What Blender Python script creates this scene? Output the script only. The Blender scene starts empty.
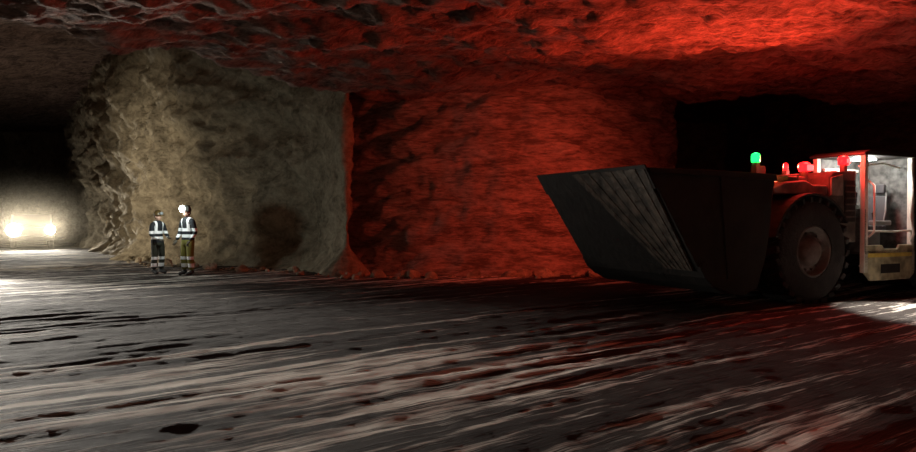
import bpy, bmesh, math, random
import numpy as np
from mathutils import Vector, Matrix
random.seed(4)
S=bpy.context.scene
S.view_settings.view_transform='Standard'
C=bpy.context.collection

# ---------------------------------------------------------------- noise
rs=np.random.RandomState(7)
P=rs.permutation(256); P=np.concatenate([P,P,P])
G=rs.normal(size=(256,3)); G/=np.linalg.norm(G,axis=1)[:,None]
def pn(x,y,z):
    x,y,z=np.broadcast_arrays(np.asarray(x,float),np.asarray(y,float),np.asarray(z,float))
    xi=np.floor(x).astype(int);yi=np.floor(y).astype(int);zi=np.floor(z).astype(int)
    xf=x-xi;yf=y-yi;zf=z-zi
    f=lambda t:t*t*t*(t*(t*6-15)+10)
    u,v,w=f(xf),f(yf),f(zf)
    out=0
    for a in (0,1):
        for b in (0,1):
            for c in (0,1):
                h=P[(P[(P[(xi+a)&255]+yi+b)&255]+zi+c)&255]
                g=G[h]
                d=g[...,0]*(xf-a)+g[...,1]*(yf-b)+g[...,2]*(zf-c)
                out=out+d*(u if a else 1-u)*(v if b else 1-v)*(w if c else 1-w)
    return out
def fbm(x,y,z,o=4,gain=.5):
    s=0;a=1;k=1
    for i in range(o):
        s=s+a*pn(x*k+i*17.3,y*k+i*5.1,z*k+i*9.7); a*=gain;k*=2.03
    return s
def ridge(x,y,z,o=3):
    s=0;a=1;k=1
    for i in range(o):
        s=s+a*(1-np.abs(pn(x*k+i*7.3,y*k+i*3.1,z*k+i*1.7))*2.2); a*=.5;k*=2.1
    return s
def terrace(h,k,p=5):
    h=h*k;f=np.floor(h);r=h-f
    return (f+r**p)/k

# ---------------------------------------------------------------- materials
def mat(name,col,rough=.6,metal=0,bump=0,bscale=20,var=0,vscale=5,emit=None,es=0):
    m=bpy.data.materials.new(name); m.use_nodes=True
    nt=m.node_tree; b=nt.nodes['Principled BSDF']
    b.inputs['Base Color'].default_value=(*col,1); b.inputs['Roughness'].default_value=rough
    b.inputs['Metallic'].default_value=metal
    tc=nt.nodes.new('ShaderNodeTexCoord')
    if var:
        n=nt.nodes.new('ShaderNodeTexNoise'); n.inputs['Scale'].default_value=vscale; n.inputs['Detail'].default_value=6
        nt.links.new(tc.outputs['Object'],n.inputs['Vector'])
        r=nt.nodes.new('ShaderNodeValToRGB')
        r.color_ramp.elements[0].position=.35;r.color_ramp.elements[1].position=.65
        r.color_ramp.elements[0].color=(*[c*(1-var) for c in col],1)
        r.color_ramp.elements[1].color=(*[min(1,c*(1+var)) for c in col],1)
        nt.links.new(n.outputs['Fac'],r.inputs[0]); nt.links.new(r.outputs[0],b.inputs['Base Color'])
    if bump:
        n=nt.nodes.new('ShaderNodeTexNoise'); n.inputs['Scale'].default_value=bscale; n.inputs['Detail'].default_value=8
        nt.links.new(tc.outputs['Object'],n.inputs['Vector'])
        bp=nt.nodes.new('ShaderNodeBump'); bp.inputs['Strength'].default_value=bump; bp.inputs['Distance'].default_value=.05
        nt.links.new(n.outputs['Fac'],bp.inputs['Height']); nt.links.new(bp.outputs[0],b.inputs['Normal'])
    if emit:
        b.inputs['Emission Color'].default_value=(*emit,1); b.inputs['Emission Strength'].default_value=es
    return m

def rock_mat(name,cA,cB,scale=(1,1,1),rot=(0,0,0),nscale=1.2,bump=.7,bdist=.12,lo=.38,hi=.62,rough=.9,fine=6,attr=None,dist=.6,spec=.25):
    m=bpy.data.materials.new(name); m.use_nodes=True
    nt=m.node_tree; L=nt.links; b=nt.nodes['Principled BSDF']; b.inputs['Roughness'].default_value=rough
    b.inputs['Specular IOR Level'].default_value=spec
    tc=nt.nodes.new('ShaderNodeTexCoord'); mp0=nt.nodes.new('ShaderNodeMapping'); mp0.inputs['Rotation'].default_value=rot
    mp=nt.nodes.new('ShaderNodeMapping'); mp.inputs['Scale'].default_value=scale
    L.new(tc.outputs['Object'],mp0.inputs[0]); L.new(mp0.outputs[0],mp.inputs[0])
    n1=nt.nodes.new('ShaderNodeTexNoise'); n1.inputs['Scale'].default_value=nscale; n1.inputs['Detail'].default_value=9; n1.inputs['Roughness'].default_value=.62
    n1.inputs['Distortion'].default_value=dist
    n2=nt.nodes.new('ShaderNodeTexNoise'); n2.inputs['Scale'].default_value=nscale*fine; n2.inputs['Detail'].default_value=8; n2.inputs['Roughness'].default_value=.7
    L.new(mp.outputs[0],n1.inputs[0]); L.new(mp.outputs[0],n2.inputs[0])
    r=nt.nodes.new('ShaderNodeValToRGB'); r.color_ramp.elements[0].position=lo; r.color_ramp.elements[1].position=hi
    r.color_ramp.elements[0].color=(*cA,1); r.color_ramp.elements[1].color=(*cB,1)
    ma=nt.nodes.new('ShaderNodeMath'); ma.operation='MULTIPLY_ADD'; ma.inputs[1].default_value=.5
    L.new(n2.outputs['Fac'],ma.inputs[0])
    mh=nt.nodes.new('ShaderNodeMath'); mh.operation='MULTIPLY'; mh.inputs[1].default_value=.5
    L.new(n1.outputs['Fac'],mh.inputs[0]); L.new(mh.outputs[0],ma.inputs[2])
    src=ma.outputs[0]
    if attr:
        at=nt.nodes.new('ShaderNodeAttribute');at.attribute_name=attr
        ad=nt.nodes.new('ShaderNodeMath');ad.operation='ADD';L.new(ma.outputs[0],ad.inputs[0]);L.new(at.outputs['Fac'],ad.inputs[1]);src=ad.outputs[0]
    L.new(src,r.inputs[0]); L.new(r.outputs[0],b.inputs['Base Color'])
    bp=nt.nodes.new('ShaderNodeBump'); bp.inputs['Strength'].default_value=bump; bp.inputs['Distance'].default_value=bdist
    L.new(ma.outputs[0],bp.inputs['Height']); L.new(bp.outputs[0],b.inputs['Normal'])
    return m

M_floor=rock_mat('salt_floor',(.032,.024,.020),(.88,.82,.73),scale=(.22,4.6,1),rot=(0,0,-math.radians(36)),nscale=2.4,bump=1,bdist=.10,lo=.475,hi=.595,attr='salt_shade',fine=3,dist=.12)
M_ceil=rock_mat('ceiling_rock',(.11,.065,.05),(.52,.35,.28),scale=(.6,1.6,1),rot=(0,0,math.radians(12)),nscale=1.9,bump=1,bdist=.42,lo=.40,hi=.60,fine=4)
M_grey=rock_mat('pillar_rock',(.17,.14,.095),(.54,.46,.33),scale=(1,1,1.2),nscale=1.4,bump=.85,bdist=.28,lo=.38,hi=.62,fine=4)
M_red=rock_mat('face_rock',(.18,.135,.11),(.62,.48,.40),scale=(.5,.5,2.3),nscale=1.9,bump=1,bdist=.28,lo=.42,hi=.60,fine=4)

# ---------------------------------------------------------------- mesh helpers
def grid_obj(name,V,m,attr=None):
    n,k=V.shape[:2]
    idx=np.arange(n*k).reshape(n,k)
    F=np.stack([idx[:-1,:-1],idx[1:,:-1],idx[1:,1:],idx[:-1,1:]],-1).reshape(-1,4)
    me=bpy.data.meshes.new(name); me.from_pydata(V.reshape(-1,3).tolist(),[],F.tolist())
    me.polygons.foreach_set('use_smooth',[True]*len(me.polygons))
    if attr is not None:
        a=me.attributes.new('salt_shade','FLOAT','POINT');a.data.foreach_set('value',attr.reshape(-1).astype(np.float32))
    me.materials.append(m); me.update()
    o=bpy.data.objects.new(name,me); C.objects.link(o); return o

# ---------------------------------------------------------------- floor
def uv30(X,Y,d=30):
    a=math.radians(d)
    return X*math.cos(a)+Y*math.sin(a), -X*math.sin(a)+Y*math.cos(a)
def floor_z(X,Y):
    u,v=uv30(X,Y,36)
    z=.07*fbm(u*.13,v*.3,0*X,2)
    z=z+.06*np.clip(fbm(u*.14,v*.45,0*X+6,2)+.35,0,1)*fbm(u*.22,v*3.4,0*X+3,3,.6)
    z=z+.016*fbm(X*2.2,Y*2.2,0*X+8,4,.6)
    return z
def axis(a,b,fine,coarse,f0,f1):
    l=[a]
    while l[-1]<b:
        l.append(l[-1]+(fine if f0<=l[-1]<f1 else coarse))
    return np.array(l)
xs=axis(-40,32,.075,.4,-13,11); ys=axis(-6,62,.055,.4,3.5,20)
X,Y=np.meshgrid(xs,ys,indexing='ij')
Z=floor_z(X,Y)
u,v=uv30(X,Y,38)
warp=.35*pn(u*.25,v*.3,0*X+40)
salt_shade=.12*np.clip(fbm(u*.12,(v+warp)*3.6,0*X+13,4,.7)*2.3,-1,1)+.11*fbm(u*.12,v*.5,0*X+21,2)
salt_shade=salt_shade-.21*np.exp(-(((X+4.8)/4.4)**2+((Y-10.8)/2.2)**2))-.10*np.exp(-(((X-1.0)/4.5)**2+((Y-13.5)/2.6)**2))-.09*np.exp(-(((X-6.0)/3.2)**2+((Y-7)/4)**2))-.03  # first dark ellipse paints the left band of shade into the floor colour
salt_shade=salt_shade+.08*np.exp(-(((X+1.2)/3)**2+((Y-6.6)/1.7)**2))
floor=grid_obj('floor',np.stack([X,Y,Z],-1),M_floor,salt_shade)
def fz(x,y): return float(floor_z(np.array([x]),np.array([y]))[0])

# ---------------------------------------------------------------- ceiling
xs=axis(-40,32,.10,.35,-13,17); ys=axis(-6,62,.075,.35,8,22)
X,Y=np.meshgrid(xs,ys,indexing='ij')
brow=np.where(X<-2.9,18+(X+2.9)*1.15,20.0)+ .7*pn(X*.35,Y*.2,0*X)
t=np.clip((Y-brow)/2.2,0,1); t=t*t*(3-2*t)
Z=5.05+t*3.6
tt=terrace(fbm(X*.30+.1*Y,Y*.6,0*X+2,4,.6)+.28*fbm(X*1.3,Y*2.2,0*X+4,4,.6),4,3)
Z=Z+.3*fbm(X*.16,Y*.3,0*X+1,2)-.40*tt+.12*fbm(X*1.1,Y*2.6,0*X+5,5,.65)
ceil=grid_obj('ceiling',np.stack([X,Y,Z],-1),M_ceil)

# ---------------------------------------------------------------- walls
def wall(name,pts,m,top=9.5,step=.11,amp=(.45,.28,.10),lean=.0,seed=0,strata=0,sm=6,ter=0,calm=None):
    pts=np.array(pts,float); seg=np.linalg.norm(np.diff(pts,axis=0),axis=1); s=np.concatenate([[0],np.cumsum(seg)])
    n=int(s[-1]/step)+1; q=np.linspace(0,s[-1],n)
    px=np.interp(q,s,pts[:,0]); py=np.interp(q,s,pts[:,1])
    if sm:
        k=np.ones(sm*2+1)/(sm*2+1)
        pad=lambda a:np.convolve(np.concatenate([np.full(sm,a[0]),a,np.full(sm,a[-1])]),k,'valid')
        px,py=pad(px),pad(py)
    tx=np.gradient(px);ty=np.gradient(py);l=np.hypot(tx,ty)+1e-9; nx,ny=ty/l,-tx/l
    zs=np.arange(-.6,top,step)
    PX,ZZ=np.meshgrid(px,zs,indexing='ij');PY,_=np.meshgrid(py,zs,indexing='ij')
    NX,_=np.meshgrid(nx,zs,indexing='ij');NY,_=np.meshgrid(ny,zs,indexing='ij')
    d=amp[0]*fbm(PX*.3+seed,PY*.3,ZZ*.3,2)*1.6+amp[1]*(ridge(PX*.7+seed,PY*.7,ZZ*.55,3)-.9)+amp[2]*fbm(PX*2.0,PY*2.0,ZZ*2.6+seed,5,.62)
    if ter: d=d+ter*terrace(fbm(PX*.55+seed,PY*.55,ZZ*.9+.3*PX,5,.6),5,3)
    if strata: d=d+strata*np.abs(np.sin(ZZ*3.2+3*fbm(PX*.35,PY*.35,ZZ*.2+seed,2)+ .22*(PX-1.5)**2))*(1+1.5*fbm(PX,PY,ZZ,2))
    if calm is not None: d=d*np.clip((calm-PX)/2.2,.35,1)
    foot=np.clip(1-ZZ/.9,0,1)**2*.6
    d=d+foot+lean*(ZZ-2.5)
    return grid_obj(name,np.stack([PX+NX*d,PY+NY*d,ZZ],-1),m)
wall('wall_left_pillar',[(-34,60),(-24.5,44),(-19,35.5),(-14.6,29.5),(-11.5,25.2),(-8.8,23.2),(-6.4,22.2),(-4.7,21.2),(-3.05,18.7),(-3.0,18.8),(-3.9,21.8)],M_grey,seed=2,lean=.04,amp=(.45,.28,.17),ter=.55,sm=2,step=.1,calm=-3.2)
wall('wall_back',[(-4.2,21.4),(-2.6,20.1),(-1.2,19.4),(1,18.9),(3.5,19.4),(5.6,20.4),(6.6,21.6),(8.2,27),(9.5,36),(10,50)],M_red,amp=(.25,.12,.13),seed=11,strata=.19,lean=.03,step=.085)
wall('wall_right',[(20,52),(19,34),(21,24),(19,14),(15,6),(14,-6)],M_red,step=.25,seed=5)
wall('wall_left',[(-14,-6),(-20,6),(-27,20),(-31,34),(-38,58)],M_grey,step=.25,seed=9)
wall('wall_rear',[(15,-5.5),(0,-5),(-15,-5.5)],M_grey,step=.3,seed=4)
wall('wall_far',[(-40,56),(-10,58),(22,50)],M_grey,step=.4,seed=3)

# rubble
def rubble():
    bm=bmesh.new()
    path=[(-13.6,26.9),(-10.4,22.6),(-7.9,21.2),(-5.2,19.9),(-3.4,17.9),(-1,18.0),(1,17.7),(3.4,18.1),(5.2,19.0)]
    for i in range(150):
        k=random.random()*(len(path)-1);a=int(k);f=k-a
        x=path[a][0]*(1-f)+path[a+1][0]*f+random.gauss(0,.18); y=path[a][1]*(1-f)+path[a+1][1]*f-abs(random.gauss(0,.3))+.2
        r=random.choice([.03,.04,.05,.07,.1,.16])*random.uniform(.7,1.3)
        g=bmesh.ops.create_icosphere(bm,subdivisions=2,radius=r)
        R=Matrix.Rotation(random.random()*6,4,Vector((random.random(),random.random(),random.random())).normalized())
        sx,sy,sz=random.uniform(.8,1.4),random.uniform(.8,1.4),random.uniform(.5,.9)
        for v in g['verts']:
            c=v.co*(1+random.uniform(-.12,.12)); c=R@Vector((c.x*sx,c.y*sy,c.z*sz)); v.co=c+Vector((x,y,fz(x,y)+r*.25))
    me=bpy.data.meshes.new('rock_rubble');bm.to_mesh(me);bm.free();me.materials.append(M_grey)
    o=bpy.data.objects.new('rock_rubble',me);C.objects.link(o)
rubble()

# ---------------------------------------------------------------- part helpers
def empty(name,loc=(0,0,0),rz=0):
    e=bpy.data.objects.new(name,None);C.objects.link(e);e.location=loc;e.rotation_euler=(0,0,rz);e.empty_display_size=.3;return e
def finish(bm,name,parent,m,bevel=0,smooth=False):
    bmesh.ops.recalc_face_normals(bm,faces=bm.faces)
    me=bpy.data.meshes.new(name);bm.to_mesh(me);bm.free();me.materials.append(m)
    if smooth:
        for p in me.polygons:p.use_smooth=True
    o=bpy.data.objects.new(name,me);C.objects.link(o)
    if parent:o.parent=parent
    if bevel:
        b=o.modifiers.new('bevel','BEVEL');b.width=bevel;b.segments=2;b.limit_method='ANGLE'
    return o
def prism(name,prof,y0,y1,parent,m,bevel=.02):   # profile in xz, extruded along y
    bm=bmesh.new()
    a=[bm.verts.new((x,y0,z)) for x,z in prof];b=[bm.verts.new((x,y1,z)) for x,z in prof]
    bm.faces.new(a);bm.faces.new(b[::-1]);n=len(prof)
    for i in range(n):bm.faces.new((a[i],a[(i+1)%n],b[(i+1)%n],b[i]))
    return finish(bm,name,parent,m,bevel)
def box(name,x0,x1,y0,y1,z0,z1,parent,m,bevel=.015):
    return prism(name,[(x0,z0),(x1,z0),(x1,z1),(x0,z1)],y0,y1,parent,m,bevel)
def tube(name,pts,r,parent,m,seg=12):
    cu=bpy.data.curves.new(name,'CURVE');cu.dimensions='3D';cu.bevel_depth=r;cu.bevel_resolution=3;cu.use_fill_caps=True
    sp=cu.splines.new('POLY');sp.points.add(len(pts)-1)
    for p,q in zip(sp.points,pts):p.co=(*q,1)
    cu.materials.append(m)
    o=bpy.data.objects.new(name,cu);C.objects.link(o);o.parent=parent;return o
def lathe(name,prof,parent,m,cx=0,cz=0,axis='y',seg=56,smooth=True,c0=0,caps=True): # prof (r,h)
    bm=bmesh.new();rings=[]
    for r,h in prof:
        ring=[]
        for i in range(seg):
            a=2*math.pi*i/seg
            if axis=='y': co=(cx+r*math.cos(a),c0+h,cz+r*math.sin(a))
            elif axis=='x':co=(c0+h,cx+r*math.cos(a),cz+r*math.sin(a))
            else: co=(cx+r*math.cos(a),c0+r*math.sin(a),cz+h)
            ring.append(bm.verts.new(co))
        rings.append(ring)
    for a,b in zip(rings,rings[1:]):
        for i in range(seg):bm.faces.new((a[i],a[(i+1)%seg],b[(i+1)%seg],b[i]))
    if caps:
        bm.faces.new(rings[0]);bm.faces.new(rings[-1][::-1])
    return finish(bm,name,parent,m,0,smooth)

# ---------------------------------------------------------------- loader
M_buck=mat('dark_steel_bucket',(.018,.015,.013),.75,.1,bump=.3,bscale=9,var=.4,vscale=3)
M_lit_wear=mat('lit_worn_steel',(.10,.078,.06),.65,.1,bump=.6,bscale=10,var=.6,vscale=5)  # lighter worn steel, also carries the lit band on the bucket underside
M_lit_wear2=mat('lit_worn_base',(.075,.06,.048),.7,.1,bump=.6,bscale=10,var=.6,vscale=5)
M_body=mat('dusty_cream_paint',(.27,.20,.175),.6,0,bump=.15,bscale=12,var=.45,vscale=4)
M_mud=mat('muddy_paint',(.085,.07,.058),.7,0,bump=.3,bscale=12,var=.4,vscale=4)
M_dark=mat('dark_machine_steel',(.025,.021,.02),.7,.1,bump=.2,bscale=15,var=.3)
M_tire=mat('tyre_rubber',(.024,.020,.019),.85,0,bump=.4,bscale=25,var=.4)
M_rim=mat('wheel_rim',(.12,.09,.078),.6,.1,bump=.2,bscale=20,var=.4)
M_white=mat('cab_white_paint',(.70,.69,.62),.45,var=.08)
M_seat=mat('seat_vinyl',(.03,.03,.035),.6)
M_grey2=mat('cab_grey_panel',(.22,.23,.23),.5,var=.25)
M_cabin=mat('cab_lining',(.09,.09,.088),.7,var=.6,vscale=7)
M_panel=mat('cab_panel_paint',(.44,.41,.27),.5,var=.45,vscale=5)
M_yel=mat('safety_yellow',(.75,.6,.12),.5,var=.15)
M_redL=mat('red_lamp_lens',(.3,.01,.01),.3,emit=(1,.006,.008),es=6)
M_redH=mat('red_lamp_core',(.4,.05,.03),.3,emit=(1,.03,.03),es=10)
M_grnL=mat('green_lamp_lens',(.02,.5,.1),.3,emit=(.01,1,.12),es=3)
M_whtL=mat('white_lamp_lens',(.9,.9,.9),.3,emit=(.9,1,.97),es=25)
M_glass=mat('cab_screen',(.02,.03,.03),.1)

FW=Vector((-.9,-.436,0)).normalized()
RZ=math.atan2(FW.y,FW.x)
LD=empty('underground_loader',(5.70,13.6,0),RZ)
LD.location.z=fz(5.84,13.9)-.02

def wheel(tag,cx,cy,side):
    w=empty('wheel_'+tag,(cx,cy,-.05));w.parent=LD;w.scale=(1.06,1.0,1.06)
    R=.95;h=.34
    prof=[(.46,-h),(.62,-h-.01),(.80,-h-.0),(.87,-h+.04),(.895,-h+.10),(.90,0),(.895,h-.10),(.87,h-.04),(.80,h),(.62,h+.01),(.46,h)]
    lathe('tyre',prof,w,M_tire,0,R,caps=False)
    bm=bmesh.new()
    n=26
    for i in range(n):
        for s in (1,-1):
            a=2*math.pi*(i+(.5 if s<0 else 0))/n
            g=bmesh.ops.create_cube(bm,size=1)
            Mx=Matrix.Translation((0,0,R))@Matrix.Rotation(-a,4,'Y')@Matrix.Translation((.905,s*.18,0))@Matrix.Rotation(s*.35,4,'X')@Matrix.Diagonal((.09,.34,.11,1))
            for v in g['verts']:v.co=Mx@v.co
    finish(bm,'tread_lugs',w,M_tire,.012)
    o=side
    lathe('rim',[(.47,-.3*o),(.47,.30*o),(.44,.34*o),(.41,.33*o),(.38,.22*o),(.27,.20*o),(.25,.28*o),(.2,.33*o),(.1,.36*o)],w,M_rim,0,R)
    bm=bmesh.new()
    for i in range(14):
        a=2*math.pi*i/14
        g=bmesh.ops.create_cone(bm,cap_ends=True,segments=6,radius1=.02,radius2=.02,depth=.05)
        for v in g['verts']:v.co=Matrix.Translation((.325*math.cos(a),.225*o,R+.325*math.sin(a)))@Matrix.Rotation(math.pi/2,4,'X')@v.co
    finish(bm,'wheel_nuts',w,M_rim)
FX=-.32
wheel('front_left',FX,1.0,1);wheel('front_right',FX,-1.0,-1);wheel('rear_left',-4.95,1.0,1);wheel('rear_right',-4.95,-1.0,-1)

# bucket
BK=empty('bucket');BK.parent=LD
bp=[(3.82,2.34),(2.64,.60),(2.45,.45),(2.2,.32),(1.75,.26),(1.4,.38),(1.2,.9),(1.1,1.4),(1.05,1.9),(.98,2.30)]
def inner(p,t=.06):
    cx,cz=2.3,1.7;d=Vector((cx-p[0],cz-p[1]));d.normalize();return (p[0]+d.x*t,p[1]+d.y*t)
loop=bp+[inner(p) for p in bp[::-1]]
prism('shell',loop,-1.5,1.5,BK,M_buck,.008)
side=bp+[(1.5,2.32),(2.4,2.33),(3.3,2.32)]
for s,nm in ((1,'side_plate_left'),(-1,'side_plate_right')):
    y0=s*1.5;prism(nm,side,y0-.01*s,y0+s*.045,BK,M_buck,.01)
    prism('side_rim_'+nm[-5:],[(.96,2.22),(.98,2.33),(2.4,2.36),(3.82,2.36),(3.78,2.28),(2.4,2.26)],y0,y0+s*.075,BK,M_buck,.01)
    prism('side_rib_'+nm[-5:],[(1.9,.42),(2.1,.42),(2.3,2.3),(2.12,2.3)],y0+s*.04,y0+s*.07,BK,M_buck,.01)
    prism('heel_wear_'+nm[-5:],[(2.76,.78),(2.64,.60),(2.45,.45),(2.0,.30),(1.7,.28),(1.8,.48),(2.4,.62),(2.64,.88)],y0+s*.03,y0+s*.085,BK,M_buck,.01)
ux,uz=bp[0][0]-bp[1][0],bp[0][1]-bp[1][1];l=math.hypot(ux,uz);ux/=l;uz/=l;nx,nz=uz,-ux
def onf(t,h):return (bp[1][0]+ux*t+nx*h,bp[1][1]+uz*t+nz*h)
LL=l
prism('cutting_lip',[onf(LL+.08,-.01),onf(LL+.08,.02),onf(LL-.35,.03),onf(LL-.35,-.01)],-1.54,1.54,BK,M_buck,.005)
def quad_plate(name,ta,tb,ya0,ya1,yb0,yb1,h,m):
    bm=bmesh.new();vs=[]
    for hh in (-.005,h):
        for t,y in ((ta,ya0),(ta,ya1),(tb,yb1),(tb,yb0)):
            p=onf(t,hh);vs.append(bm.verts.new((p[0],y,p[1])))
    bm.faces.new(vs[:4]);bm.faces.new(vs[4:])
    for i in range(4):bm.faces.new((vs[i],vs[(i+1)%4],vs[(i+1)%4+4],vs[i+4]))
    finish(bm,name,BK,m,.004)
quad_plate('lit_wear_plate',.15,LL+.02,.78,1.42,-.4,1.5,.034,M_lit_wear2)  # wear plates on the near half only; their lighter colour paints the lit band
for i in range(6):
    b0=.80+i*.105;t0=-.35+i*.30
    quad_plate('lit_wear_strip_%d'%i,.17,LL+.03,b0,b0+.06,t0,t0+.16,.040+.004*(i%2),M_lit_wear)
for s in (1,-1):
    prism('boom_arm',[(-.7,1.75),(-.5,2.0),(.3,1.85),(.9,1.3),(1.35,1.0),(1.3,.7),(.85,.85),(.2,1.4)],s*.38-.07,s*.38+.07,LD,M_dark)
    tube('lift_cylinder',[(-.7,s*.22,1.0),(.3,s*.22,1.3),(.95,s*.22,1.15)],.07,LD,M_dark)
prism('dump_link',[(-.2,2.0),(.2,2.15),(1.05,1.85),(1.05,1.65),(.2,1.85)],-.12,.12,LD,M_dark)
prism('front_frame',[(-1.3,.55),(.9,.5),(1.0,.9),(.7,1.6),(.2,1.85),(-.9,1.9),(-1.3,1.5)],-.62,.62,LD,M_dark,.04)
lathe('front_axle',[(.2,-.8),(.22,-.3),(.3,0),(.22,.3),(.2,.8)],LD,M_dark,FX,.95)
for s in (1,-1):
    arc=[(FX+1.04*math.cos(a),.95+1.04*math.sin(a)) for a in [math.radians(d) for d in range(15,151,9)]]
    arc2=[(FX+1.09*math.cos(a),.95+1.09*math.sin(a)) for a in [math.radians(d) for d in range(150,14,-9)]]
    ya,yb=sorted((s*.62,s*1.36));prism('front_fender_%s'%('left' if s>0 else 'right'),arc+arc2,ya,yb,LD,M_dark,.008)
prism('fender_deck',[(.52,2.02),(.58,2.12),(.25,2.24),(-.3,2.28),(-.5,2.2),(-.9,2.2),(-.9,2.02)],.5,1.18,LD,M_body,.03)
prism('fender_deck_far',[(.72,2.02),(.78,2.14),(.45,2.24),(-.8,2.24),(-.8,2.02)],-1.18,-.5,LD,M_mud,.03)
box('tool_box',-.45,.10,.75,1.1,2.26,2.36,LD,M_body,.03)
tube('grab_rail',[(.5,1.12,2.15),(.5,1.12,2.34),(-.15,1.12,2.38),(-.15,1.12,2.2)],.018,LD,M_body)
prism('articulation_hitch',[(-1.9,.6),(-1.2,.6),(-1.2,1.5),(-1.9,1.5)],-.35,.35,LD,M_dark,.04)
prism('centre_housing',[(-.92,1.6),(-.92,2.36),(-1.05,2.46),(-1.72,2.50),(-1.72,1.1),(-1.38,1.1)],.15,1.2,LD,M_mud,.03)
prism('housing_cover',[(-.94,2.0),(-.94,2.34),(-1.28,2.42),(-1.28,2.0)],1.2,1.23,LD,M_body,.01)
box('centre_vent',-1.65,-1.35,1.2,1.225,1.5,2.3,LD,M_dark,.005)
for i in range(6): box('vent_slat_%d'%i,-1.65,-1.35,1.22,1.25,1.58+i*.12,1.61+i*.12,LD,M_mud,.004)
prism('far_housing',[(-.9,1.2),(-.9,2.1),(-3.4,2.1),(-3.4,.7),(-1.4,.7)],-1.25,.1,LD,M_mud,.04)
# cab
CB=empty('cab');CB.parent=LD
x0,x1=-3.40,-1.80;yn,yf=1.32,.2
CB.location.x=-.05;x0,x1=-3.35,-1.75
box('cab_floor',x0,x1,yf,yn,.86,.94,CB,M_dark)
prism('cab_lower_panel',[(x0,.45),(x0+.15,.34),(x1-.2,.34),(x1,.5),(x1,1.04),(x1-.55,1.04),(x1-.62,.96),(x0+.55,.96),(x0+.5,1.04),(x0,1.04)],yn-.05,yn,CB,M_panel,.015)
box('cab_step_recess',-2.85,-2.25,yn,yn+.015,.48,.66,CB,M_dark,.005)
box('hazard_strip',-3.25,-1.85,yn,yn+.012,.80,.88,CB,M_yel,.003)
prism('cab_roof',[(x0-.05,2.80),(x0,2.88),(x1-.1,2.90),(x1+.06,2.85),(x1+.06,2.80)],yf-.05,yn+.04,CB,M_dark,.02)
for nm,xx,yy in (('post_front_near',x1-.05,yn-.05),('post_front_far',x1-.05,yf+.05),('post_rear_near',x0+.05,yn-.05),('post_rear_far',x0+.05,yf+.05)):
    box(nm,xx-.055,xx+.055,yy-.05,yy+.05,.5,2.82,CB,M_white,.012)
box('cab_far_wall',x0,x1,yf,yf+.04,.9,2.8,CB,M_cabin,.005)
box('cab_rear_wall',x0,x0+.04,yf,yn,.9,2.8,CB,M_cabin,.005)
box('cab_front_lower',x1-.04,x1,yf,yn,.9,1.75,CB,M_cabin,.005)
box('far_window',x0+.3,x1-.3,yf+.04,yf+.05,1.85,2.55,CB,M_glass,.005)
for i,xx in enumerate((-3.0,-2.55,-2.1)): box('window_guard_%d'%i,xx-.02,xx+.02,yf+.05,yf+.08,1.8,2.6,CB,M_white,.004)
box('window_sill',x0+.25,x1-.25,yf+.04,yf+.09,1.78,1.84,CB,M_white,.004)
box('window_head',x0+.25,x1-.25,yf+.04,yf+.09,2.55,2.61,CB,M_white,.004)
prism('seat_cushion',[(-2.95,1.28),(-2.4,1.32),(-2.36,1.42),(-2.95,1.42)],.5,1.0,CB,M_seat,.03)
prism('seat_back',[(-2.95,1.36),(-3.12,2.0),(-3.03,2.05),(-2.86,1.42)],.52,.98,CB,M_seat,.04)
prism('headrest',[(-3.13,2.07),(-3.14,2.26),(-3.04,2.28),(-3.03,2.08)],.62,.88,CB,M_seat,.03)
box('seat_base',-2.9,-2.5,.6,.9,.94,1.28,CB,M_grey2)
box('armrest_console',-2.85,-2.3,1.02,1.16,1.42,1.52,CB,M_grey2,.02)
tube('joystick',[(-2.38,1.09,1.52),(-2.33,1.09,1.68)],.018,CB,M_seat)
prism('dashboard',[(-1.98,1.2),(-1.82,1.2),(-1.82,1.85),(-2.05,1.78)],.3,1.12,CB,M_grey2,.02)
prism('display_screen',[(-2.12,1.82),(-2.16,2.08),(-2.12,2.1),(-2.07,1.83)],.55,.9,CB,M_glass,.01)
box('radio_unit',-2.3,-2.0,.28,.55,2.35,2.55,CB,M_white,.01)
box('electrical_box',-3.1,-2.75,.25,.4,1.4,1.75,CB,M_white,.01)
box('document_holder',-2.45,-2.2,.25,.32,1.3,1.7,CB,M_white,.01)
box('extinguisher_bracket',-2.12,-1.98,1.0,1.14,1.1,1.16,CB,M_white,.01)
lathe('fire_extinguisher',[(.05,-.2),(.065,-.17),(.065,.15),(.03,.2),(.03,.26)],CB,M_white,-2.05,1.2,'z',20,True,1.07)
tube('wiring_hose',[(-2.15,.35,2.45),(-2.2,.4,2.1),(-2.05,.45,1.9)],.02,CB,M_seat)
tube('roof_rail',[(-3.2,1.1,2.6),(-2.6,1.12,2.68),(-1.9,1.1,2.6)],.02,CB,M_white)
tube('seat_belt',[(-3.0,.95,2.1),(-2.9,1.0,1.7),(-2.8,1.0,1.4)],.014,CB,M_grey2)
tube('steering_column',[(-1.95,.85,1.5),(-2.2,.85,1.7)],.03,CB,M_dark)
bm=bmesh.new()
tor=[]
for i in range(28):
    a=2*math.pi*i/28;ring=[]
    for j in range(8):
        b=2*math.pi*j/8;r=.17+.016*math.cos(b)
        ring.append(bm.verts.new(Matrix.Translation((-2.2,.85,1.72))@Matrix.Rotation(-.9,4,'Y')@Vector((r*math.cos(a),r*math.sin(a),.016*math.sin(b)))))
    tor.append(ring)
for i in range(28):
    for j in range(8):bm.faces.new((tor[i][j],tor[(i+1)%28][j],tor[(i+1)%28][(j+1)%8],tor[i][(j+1)%8]))
finish(bm,'steering_wheel',CB,M_seat,0,True)
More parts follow.
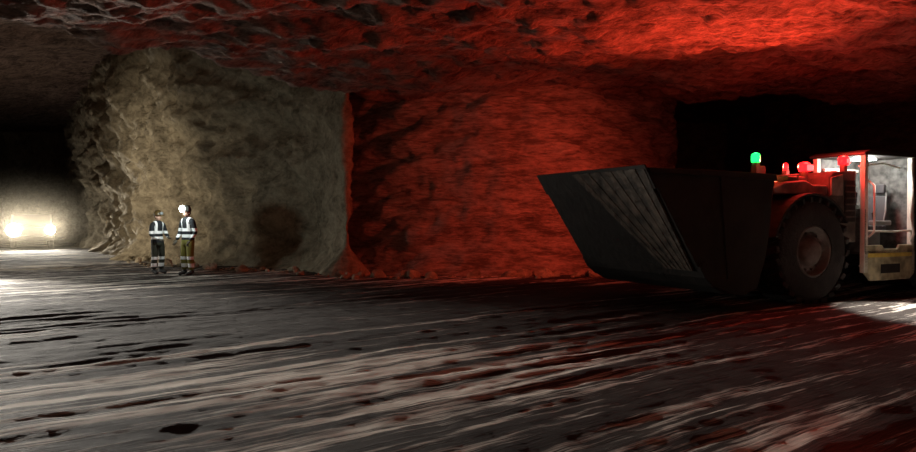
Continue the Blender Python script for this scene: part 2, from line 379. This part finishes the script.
tube('grab_handle_front',[(-1.86,yn,1.2),(-1.9,yn+.09,1.3),(-1.9,yn+.09,2.2),(-1.86,yn,2.3)],.02,CB,M_white)
tube('door_rail',[(-3.2,yn,1.1),(-3.15,yn+.1,1.25),(-3.0,yn+.12,1.6),(-3.1,yn+.1,2.1),(-3.25,yn,2.4)],.025,CB,M_white)
tube('door_bar',[(-3.25,yn-.02,1.32),(-2.6,yn+.02,1.30),(-1.85,yn-.02,1.32)],.022,CB,M_white)
box('cab_lamp',-2.75,-2.35,.6,.9,2.76,2.80,CB,M_whtL,.01)
prism('engine_hood',[(-3.47,.7),(-3.47,2.15),(-3.7,2.25),(-6.0,2.1),(-6.5,1.8),(-6.6,.8),(-6.2,.6),(-3.8,.6)],-.62,.62,LD,M_mud,.05)
for s in (1,-1):
    ya,yb=sorted((s*.6,s*1.3));prism('rear_fender',[(-3.5,1.99),(-3.5,2.16),(-6.1,2.05),(-6.45,1.75),(-6.45,1.3),(-6.3,1.3),(-6.2,1.7),(-6.0,1.97)],ya,yb,LD,M_mud,.03)
prism('rear_bumper',[(-6.15,.5),(-6.75,.6),(-6.75,1.25),(-6.15,1.25)],-1.2,1.2,LD,M_dark,.05)
lathe('rear_axle',[(.2,-.8),(.3,0),(.2,.8)],LD,M_dark,-4.95,.95)
prism('under_frame',[(-3.8,.6),(-1.6,.55),(-1.6,.85),(-3.8,1.0)],-.8,.55,LD,M_dark,.03)

# lamps
def lamp(name,x,y,z,r,m,post):
    box(name+'_bracket',x-.05,x+.05,y-.05,y+.05,post,z-.05,LD,M_body,.01)
    lathe(name,[(r*.9,-.08),(r,-.04),(r,.04),(r*.8,.08),(r*.3,.10)],LD,m,x,z,'z',24,True,y)
lamp('green_beacon',.82,1.0,2.66,.08,M_grnL,2.0)
box('green_beacon_box',.62,.78,.85,1.05,2.36,2.52,LD,M_body,.02)
lamp('red_beacon',-.42,1.05,2.53,.11,M_redL,2.3)
box('red_beacon_core',-.50,-.34,1.16,1.18,2.46,2.57,LD,M_redH,.01)
lamp('red_beacon_2',-1.40,1.15,2.68,.10,M_redL,2.45)
box('red_beacon_2_core',-1.45,-1.35,1.25,1.265,2.63,2.71,LD,M_redH,.01)
lamp('red_marker',-.85,.3,2.58,.05,M_redL,2.2)
def light(kind,name,loc,col,e,parent=None,size=.06,target=None,angle=100,blend=.6):
    d=bpy.data.lights.new(name,kind);d.color=col;d.energy=e;d.shadow_soft_size=size
    o=bpy.data.objects.new(name,d);C.objects.link(o);o.location=loc
    if kind=='SPOT':d.spot_size=math.radians(angle);d.spot_blend=blend
    if parent:o.parent=parent
    if target is not None:
        o.rotation_euler=(Vector(target)-Vector(loc)).to_track_quat('-Z','Y').to_euler()
    return o
RED=(1,.09,.045)
light('POINT','red_beacon_light',(-.42,1.15,2.78),(1,.04,.03),60,LD,.12)
light('POINT','red_beacon_light_2',(-1.40,1.15,2.95),(1,.05,.03),75,LD,.1)
def lw(x,y,z): return Matrix.Translation(LD.location)@Matrix.Rotation(RZ,4,'Z')@Vector((x,y,z))
light('SPOT','red_fill_wall',lw(.9,-.9,2.95),RED,720,None,.08,(1.2,19,2.1),100,1)  # added spot without a fixture, spreads the beacon red over the back wall
light('SPOT','red_fill_ceiling',lw(-.9,.0,2.7),(1,.075,.035),2200,None,.08,lw(5.6,2.6,4.9),145,1)  # added upward spot without a fixture, reddens the ceiling
light('POINT','green_beacon_light',(.82,1.0,2.82),(.05,1,.25),2,LD,.05)
light('POINT','cab_interior_light',(-2.5,.85,2.66),(1,.96,.85),55,LD,.1)
light('SPOT','cab_step_light',lw(-1.9,1.45,2.7),(1,.95,.85),1800,None,.12,lw(-1.25,2.7,0),52,.5)

# ---------------------------------------------------------------- people
def stripe_mat(name,base,lower,split,vert=True):
    m=bpy.data.materials.new(name);m.use_nodes=True;nt=m.node_tree;L=nt.links;b=nt.nodes['Principled BSDF'];b.inputs['Roughness'].default_value=.8
    tc=nt.nodes.new('ShaderNodeTexCoord');sp=nt.nodes.new('ShaderNodeSeparateXYZ');L.new(tc.outputs['Object'],sp.inputs[0])
    def cmp(sock,c,e):
        n=nt.nodes.new('ShaderNodeMath');n.operation='COMPARE';n.inputs[1].default_value=c;n.inputs[2].default_value=e;L.new(sock,n.inputs[0]);return n.outputs[0]
    def op(o,a,bb):
        n=nt.nodes.new('ShaderNodeMath');n.operation=o
        L.new(a,n.inputs[0])
        if isinstance(bb,(int,float)):n.inputs[1].default_value=bb
        else:L.new(bb,n.inputs[1])
        return n.outputs[0]
    z=sp.outputs['Z'];x=sp.outputs['X']
    s=cmp(z,.27,.05)
    for c in (.46,1.03,1.19):s=op('MAXIMUM',s,cmp(z,c,.04))
    ax=nt.nodes.new('ShaderNodeMath');ax.operation='ABSOLUTE';L.new(x,ax.inputs[0])
    v=op('MULTIPLY',cmp(ax.outputs[0],.115,.03),cmp(z,1.35,.2));s=op('MAXIMUM',s,v)
    low=op('LESS_THAN',z,split)
    m1=nt.nodes.new('ShaderNodeMix');m1.data_type='RGBA';L.new(low,m1.inputs['Factor']);m1.inputs[6].default_value=(*base,1);m1.inputs[7].default_value=(*lower,1)
    m2=nt.nodes.new('ShaderNodeMix');m2.data_type='RGBA';L.new(s,m2.inputs['Factor']);L.new(m1.outputs[2],m2.inputs[6]);m2.inputs[7].default_value=(.97,.98,.98,1)
    L.new(m2.outputs[2],b.inputs['Base Color']);return m
M_skin=mat('skin',(.50,.30,.22),.6);M_hair=mat('hair',(.05,.03,.02),.8);M_glove=mat('work_glove',(.10,.09,.07),.8)
M_boot=mat('rubber_boot',(.02,.02,.02),.6);M_eye=mat('eye',(.02,.02,.02),.3)
M_lips=mat('lips',(.4,.18,.15),.6)
def skin_obj(name,verts,edges,radii,root,parent,m,sub=2):
    me=bpy.data.meshes.new(name);me.from_pydata([tuple(v) for v in verts],edges,[]);me.materials.append(m)
    o=bpy.data.objects.new(name,me);C.objects.link(o);o.parent=parent
    k=o.modifiers.new('skin','SKIN');k.use_smooth_shade=True
    if not me.skin_vertices:
        bm=bmesh.new();bm.from_mesh(me);bm.verts.layers.skin.verify();bm.to_mesh(me);bm.free()
    for i,sv in enumerate(me.skin_vertices[0].data):
        r=radii[i];sv.radius=(r if isinstance(r,tuple) else (r,r));sv.use_root=(i==root)
    s=o.modifiers.new('sub','SUBSURF');s.levels=sub;s.render_levels=sub
    return o
def person(name,x,y,rz,arms,cm,hcol,head_turn=0,scale=1.0,stance=.12,lit=False):
    E=empty(name,(x,y,fz(x,y)),rz);E.scale=(scale,)*3
    V=[(0,0,.96),(0,.01,1.12),(0,.01,1.32),(0,0,1.45),(0,-.01,1.53)]
    Rr=[(.17,.13),(.165,.125),(.185,.13),(.12,.09),(.06,.06)]
    Ed=[(0,1),(1,2),(2,3),(3,4)]
    for s,(el,wr) in zip((1,-1),arms):
        i=len(V);V+=[(s*.19,0,1.40),el,wr];Rr+=[.075,.06,.045];Ed+=[(3,i),(i,i+1),(i+1,i+2)]
    for s in (1,-1):
        i=len(V);V+=[(s*.10,0,.86),(s*stance,-.02,.50),(s*(stance+.01),.02,.14)];Rr+=[.115,.09,.078];Ed+=[(0,i),(i,i+1),(i+1,i+2)]
    skin_obj('coverall_body',V,Ed,Rr,0,E,cm)
    for s in (1,-1):
        ax=s*(stance+.01)
        skin_obj('boot',[(ax,.03,.16),(ax,.03,.09),(ax,-.06,.065),(ax+s*.015,-.17,.05)],[(0,1),(1,2),(2,3)],[.065,.06,.055,.045],0,E,M_boot)
    for s,(el,wr) in zip((1,-1),arms):
        el=Vector(el);w=Vector(wr);d=(w-el).normalized();lat=Vector((0,-1,0)) if abs(d.y)<.7 else Vector((-s,0,0))
        lat=(lat-d*lat.dot(d)).normalized();pn_=d.cross(lat)*(-s)
        HV=[tuple(w-d*.01),tuple(w+d*.05),tuple(w+d*.095)];HR=[.03,(.038,.022),(.036,.02)];HE=[(0,1),(1,2)]
        skin_obj('hand_palm',HV,HE,HR,0,E,M_glove,2)
        for k,(o_,ln) in enumerate(((.03,.07),(.01,.08),(-.01,.075),(-.03,.06))):
            b0=w+d*.085+lat*o_;b1=b0+d*ln*.45+pn_*.008;b2=b1+d*ln*.3+pn_*.02;b3=b2+d*ln*.15+pn_*.025
            skin_obj('finger_%d'%k,[tuple(b0),tuple(b1),tuple(b2),tuple(b3)],[(0,1),(1,2),(2,3)],[.0095,.009,.0085,.007],0,E,M_glove,1)
        t0=w+d*.03+lat*.03;t1=t0+d*.03+lat*.025+pn_*.01;t2=t1+d*.03+lat*.004+pn_*.015
        skin_obj('thumb',[tuple(t0),tuple(t1),tuple(t2)],[(0,1),(1,2)],[.012,.011,.009],0,E,M_glove,1)
    H=empty('head',(0,-.015,1.63),head_turn);H.parent=E
    bm=bmesh.new();bmesh.ops.create_uvsphere(bm,u_segments=28,v_segments=20,radius=1)
    for v in bm.verts:
        c=v.co.copy();px=.076;py=.096;pz=.118
        if c.z<0:px*=1-.28*(-c.z)**1.5;py*=1-.12*(-c.z)
        v.co=Vector((c.x*px,c.y*py-(.012 if c.z<-.3 and c.y<0 else 0),c.z*pz))
        if c.y<-.75 and abs(c.z-.08)<.12 and .2<abs(c.x)<.5:v.co.y+=.008
    finish(bm,'face',H,M_skin,0,True)
    skin_obj('nose',[(0,-.09,.02),(0,-.104,-.015),(0,-.1,-.03)],[(0,1),(1,2)],[.008,.013,.011],0,H,M_skin,1)
    skin_obj('mouth',[(-.024,-.088,-.058),(0,-.095,-.056),(.024,-.088,-.058)],[(0,1),(1,2)],[.004,.007,.004],1,H,M_lips,1)
    for s in (1,-1):
        bm=bmesh.new();bmesh.ops.create_uvsphere(bm,u_segments=12,v_segments=8,radius=.011)
        for v in bm.verts:v.co+=Vector((s*.03,-.084,.012))
        finish(bm,'eye',H,M_eye,0,True)
        bm=bmesh.new();bmesh.ops.create_uvsphere(bm,u_segments=12,v_segments=10,radius=1)
        for v in bm.verts:v.co=Vector((v.co.x*.012+s*.077,v.co.y*.02+.005,v.co.z*.032))
        finish(bm,'ear',H,M_skin,0,True)
    bm=bmesh.new();bmesh.ops.create_uvsphere(bm,u_segments=24,v_segments=14,radius=1)
    for v in list(bm.verts):
        v.co=Vector((v.co.x*.082,v.co.y*.09+.014,v.co.z*.10+.012))
    bmesh.ops.delete(bm,geom=[v for v in bm.verts if v.co.y<-.035],context='VERTS')
    finish(bm,'hair',H,M_hair,0,True)
    hm=mat(name+'_helmet_shell',hcol,.35)
    lathe('helmet',[(.108,.035),(.110,.06),(.106,.10),(.09,.145),(.06,.172),(.02,.182)],H,hm,0,0,'z',32,True,.0)
    prism('helmet_brim',[(-.10,.035),(-.07,.03),(.07,.03),(.10,.035),(.10,.045),(-.10,.045)],-.155,-.03,H,hm,.01)
    lathe('helmet_ridge',[(.012,-.10),(.012,.10)],H,hm,0,.178,'y',12)
    k=1.9 if lit else 1
    lathe('cap_lamp',[(.045*k,-.165),(.048*k,-.12),(.03*k,-.095)],H,M_whtL if lit else M_grey2,0,.095,'y',20)
    box('cap_lamp_battery',-.05,.05,.10,.15,.98,1.08,E,M_boot,.01)
    return E
navy=(.012,.014,.018)
cmA=stripe_mat('hi_vis_coverall',navy,(.03,.03,.02),.9)
cmB=stripe_mat('hi_vis_coverall_olive',navy,(.19,.17,.03),.93)
person('mine_worker',-8.35,18.9,math.radians(65),(((.25,-.05,1.14),(.14,-.26,1.05)),((-.25,-.02,1.12),(-.16,-.22,1.0))),cmA,(.10,.06,.02),0,.98)
person('mine_worker.001',-7.42,18.65,math.radians(-28),(((.27,.02,1.12),(.24,-.14,.90)),((-.27,.0,1.12),(-.22,-.16,.92))),cmB,(.06,.06,.055),math.radians(-8),1.06,lit=True)
WH=(1,.94,.84)
light('POINT','cap_lamp_light',(-7.68,18.15,1.90),(.88,1,.95),45,None,.03)

# ---------------------------------------------------------------- pickup in the distance
PK=empty('pickup_truck',(-21.55,34.4,0),math.atan2(-34,21.5)+0.0)
M_pk=mat('pickup_paint',(.05,.05,.05),.5)
prism('pickup_body',[(.4,.55),(.45,.95),(.3,1.1),(-.8,1.18),(-1.4,1.75),(-2.9,1.75),(-3.1,1.15),(-4.9,1.12),(-4.95,.55)],-.95,.95,PK,M_pk,.06)
prism('windscreen',[(-.86,1.2),(-1.4,1.70),(-1.36,1.72),(-.8,1.2)],-.8,.8,PK,M_glass,.01)
box('front_bumper',.4,.55,-.95,.95,.4,.62,PK,M_dark,.03)
box('grille',.42,.47,-.5,.5,.7,.95,PK,M_dark,.01)
for sx in (-.35,-4.0):
    for sy in (-.82,.82):
        lathe('pickup_tyre',[(.2,-.12),(.36,-.12),(.38,-.08),(.38,.08),(.36,.12),(.2,.12)],PK,M_tire,sx,.38,'y',32,True,sy)
M_hl=mat('headlight_lens',(1,1,1),.3,emit=(1,.95,.84),es=60)
for s,rr in ((1,.22),(-1,.32)):
    lathe('headlight',[(rr*.9,0),(rr,.05),(rr*.8,.08)],PK,M_hl,s*.78,.95,'x',24,True,.42)
    p=Matrix.Translation(PK.location)@Matrix.Rotation(PK.rotation_euler.z,4,'Z')@Vector((.62,s*.78,.95))
    light('SPOT','headlight_beam',p,(1,.93,.8),2600,None,.1,(-7,12,.2),85,1)
light('SPOT','fill_light_ground',(-16,20,1.5),WH,21000,None,.05,(-1.5,5.5,0),46,1)  # added off-frame fill, rakes light across the foreground floor
light('SPOT','fill_light_near',(-15,19.5,1.3),WH,750,None,.1,(-8.5,17.2,0),60,1)  # added fill out of view, brightens the workers and the ground by them
light('SPOT','fill_light_face',(-16,18.0,1.3),(1,.87,.66),2000,None,.06,(-11.8,25,1.9),74,1)  # invented fill beyond the left edge, lights the pillar face

# dust haze round the distant headlights
bm=bmesh.new();bmesh.ops.create_cube(bm,size=2)
bmesh.ops.recalc_face_normals(bm,faces=bm.faces)
me=bpy.data.meshes.new('dust_haze');bm.to_mesh(me);bm.free()
HZ=bpy.data.objects.new('dust_haze',me);C.objects.link(HZ);HZ.location=(-20.3,31.4,1.7);HZ.scale=(5.2,4.6,2.6);HZ.rotation_euler=(0,0,.55)
vm=bpy.data.materials.new('dust_haze');vm.use_nodes=True;nt=vm.node_tree;nt.nodes.clear()
out=nt.nodes.new('ShaderNodeOutputMaterial');vs=nt.nodes.new('ShaderNodeVolumeScatter');vs.inputs['Anisotropy'].default_value=.6
vs.inputs['Color'].default_value=(1,.88,.68,1);nt.links.new(vs.outputs[0],out.inputs['Volume'])
tc=nt.nodes.new('ShaderNodeTexCoord');gr=nt.nodes.new('ShaderNodeTexGradient');gr.gradient_type='QUADRATIC_SPHERE';nt.links.new(tc.outputs['Object'],gr.inputs[0])
mm=nt.nodes.new('ShaderNodeMath');mm.operation='MULTIPLY';mm.inputs[1].default_value=.028;nt.links.new(gr.outputs['Fac'],mm.inputs[0]);nt.links.new(mm.outputs[0],vs.inputs['Density'])
me.materials.append(vm)

# ---------------------------------------------------------------- world, camera
w=bpy.data.worlds.new('World');S.world=w;w.use_nodes=True
w.node_tree.nodes['Background'].inputs[0].default_value=(.9,.7,.55,1);w.node_tree.nodes['Background'].inputs[1].default_value=.002
cd=bpy.data.cameras.new('camera');cam=bpy.data.objects.new('camera',cd);C.objects.link(cam)
cd.sensor_width=36;cd.lens=680/916*36
cam.location=(0,0,1.6);cam.rotation_euler=(math.radians(90-.76),0,0);S.camera=cam
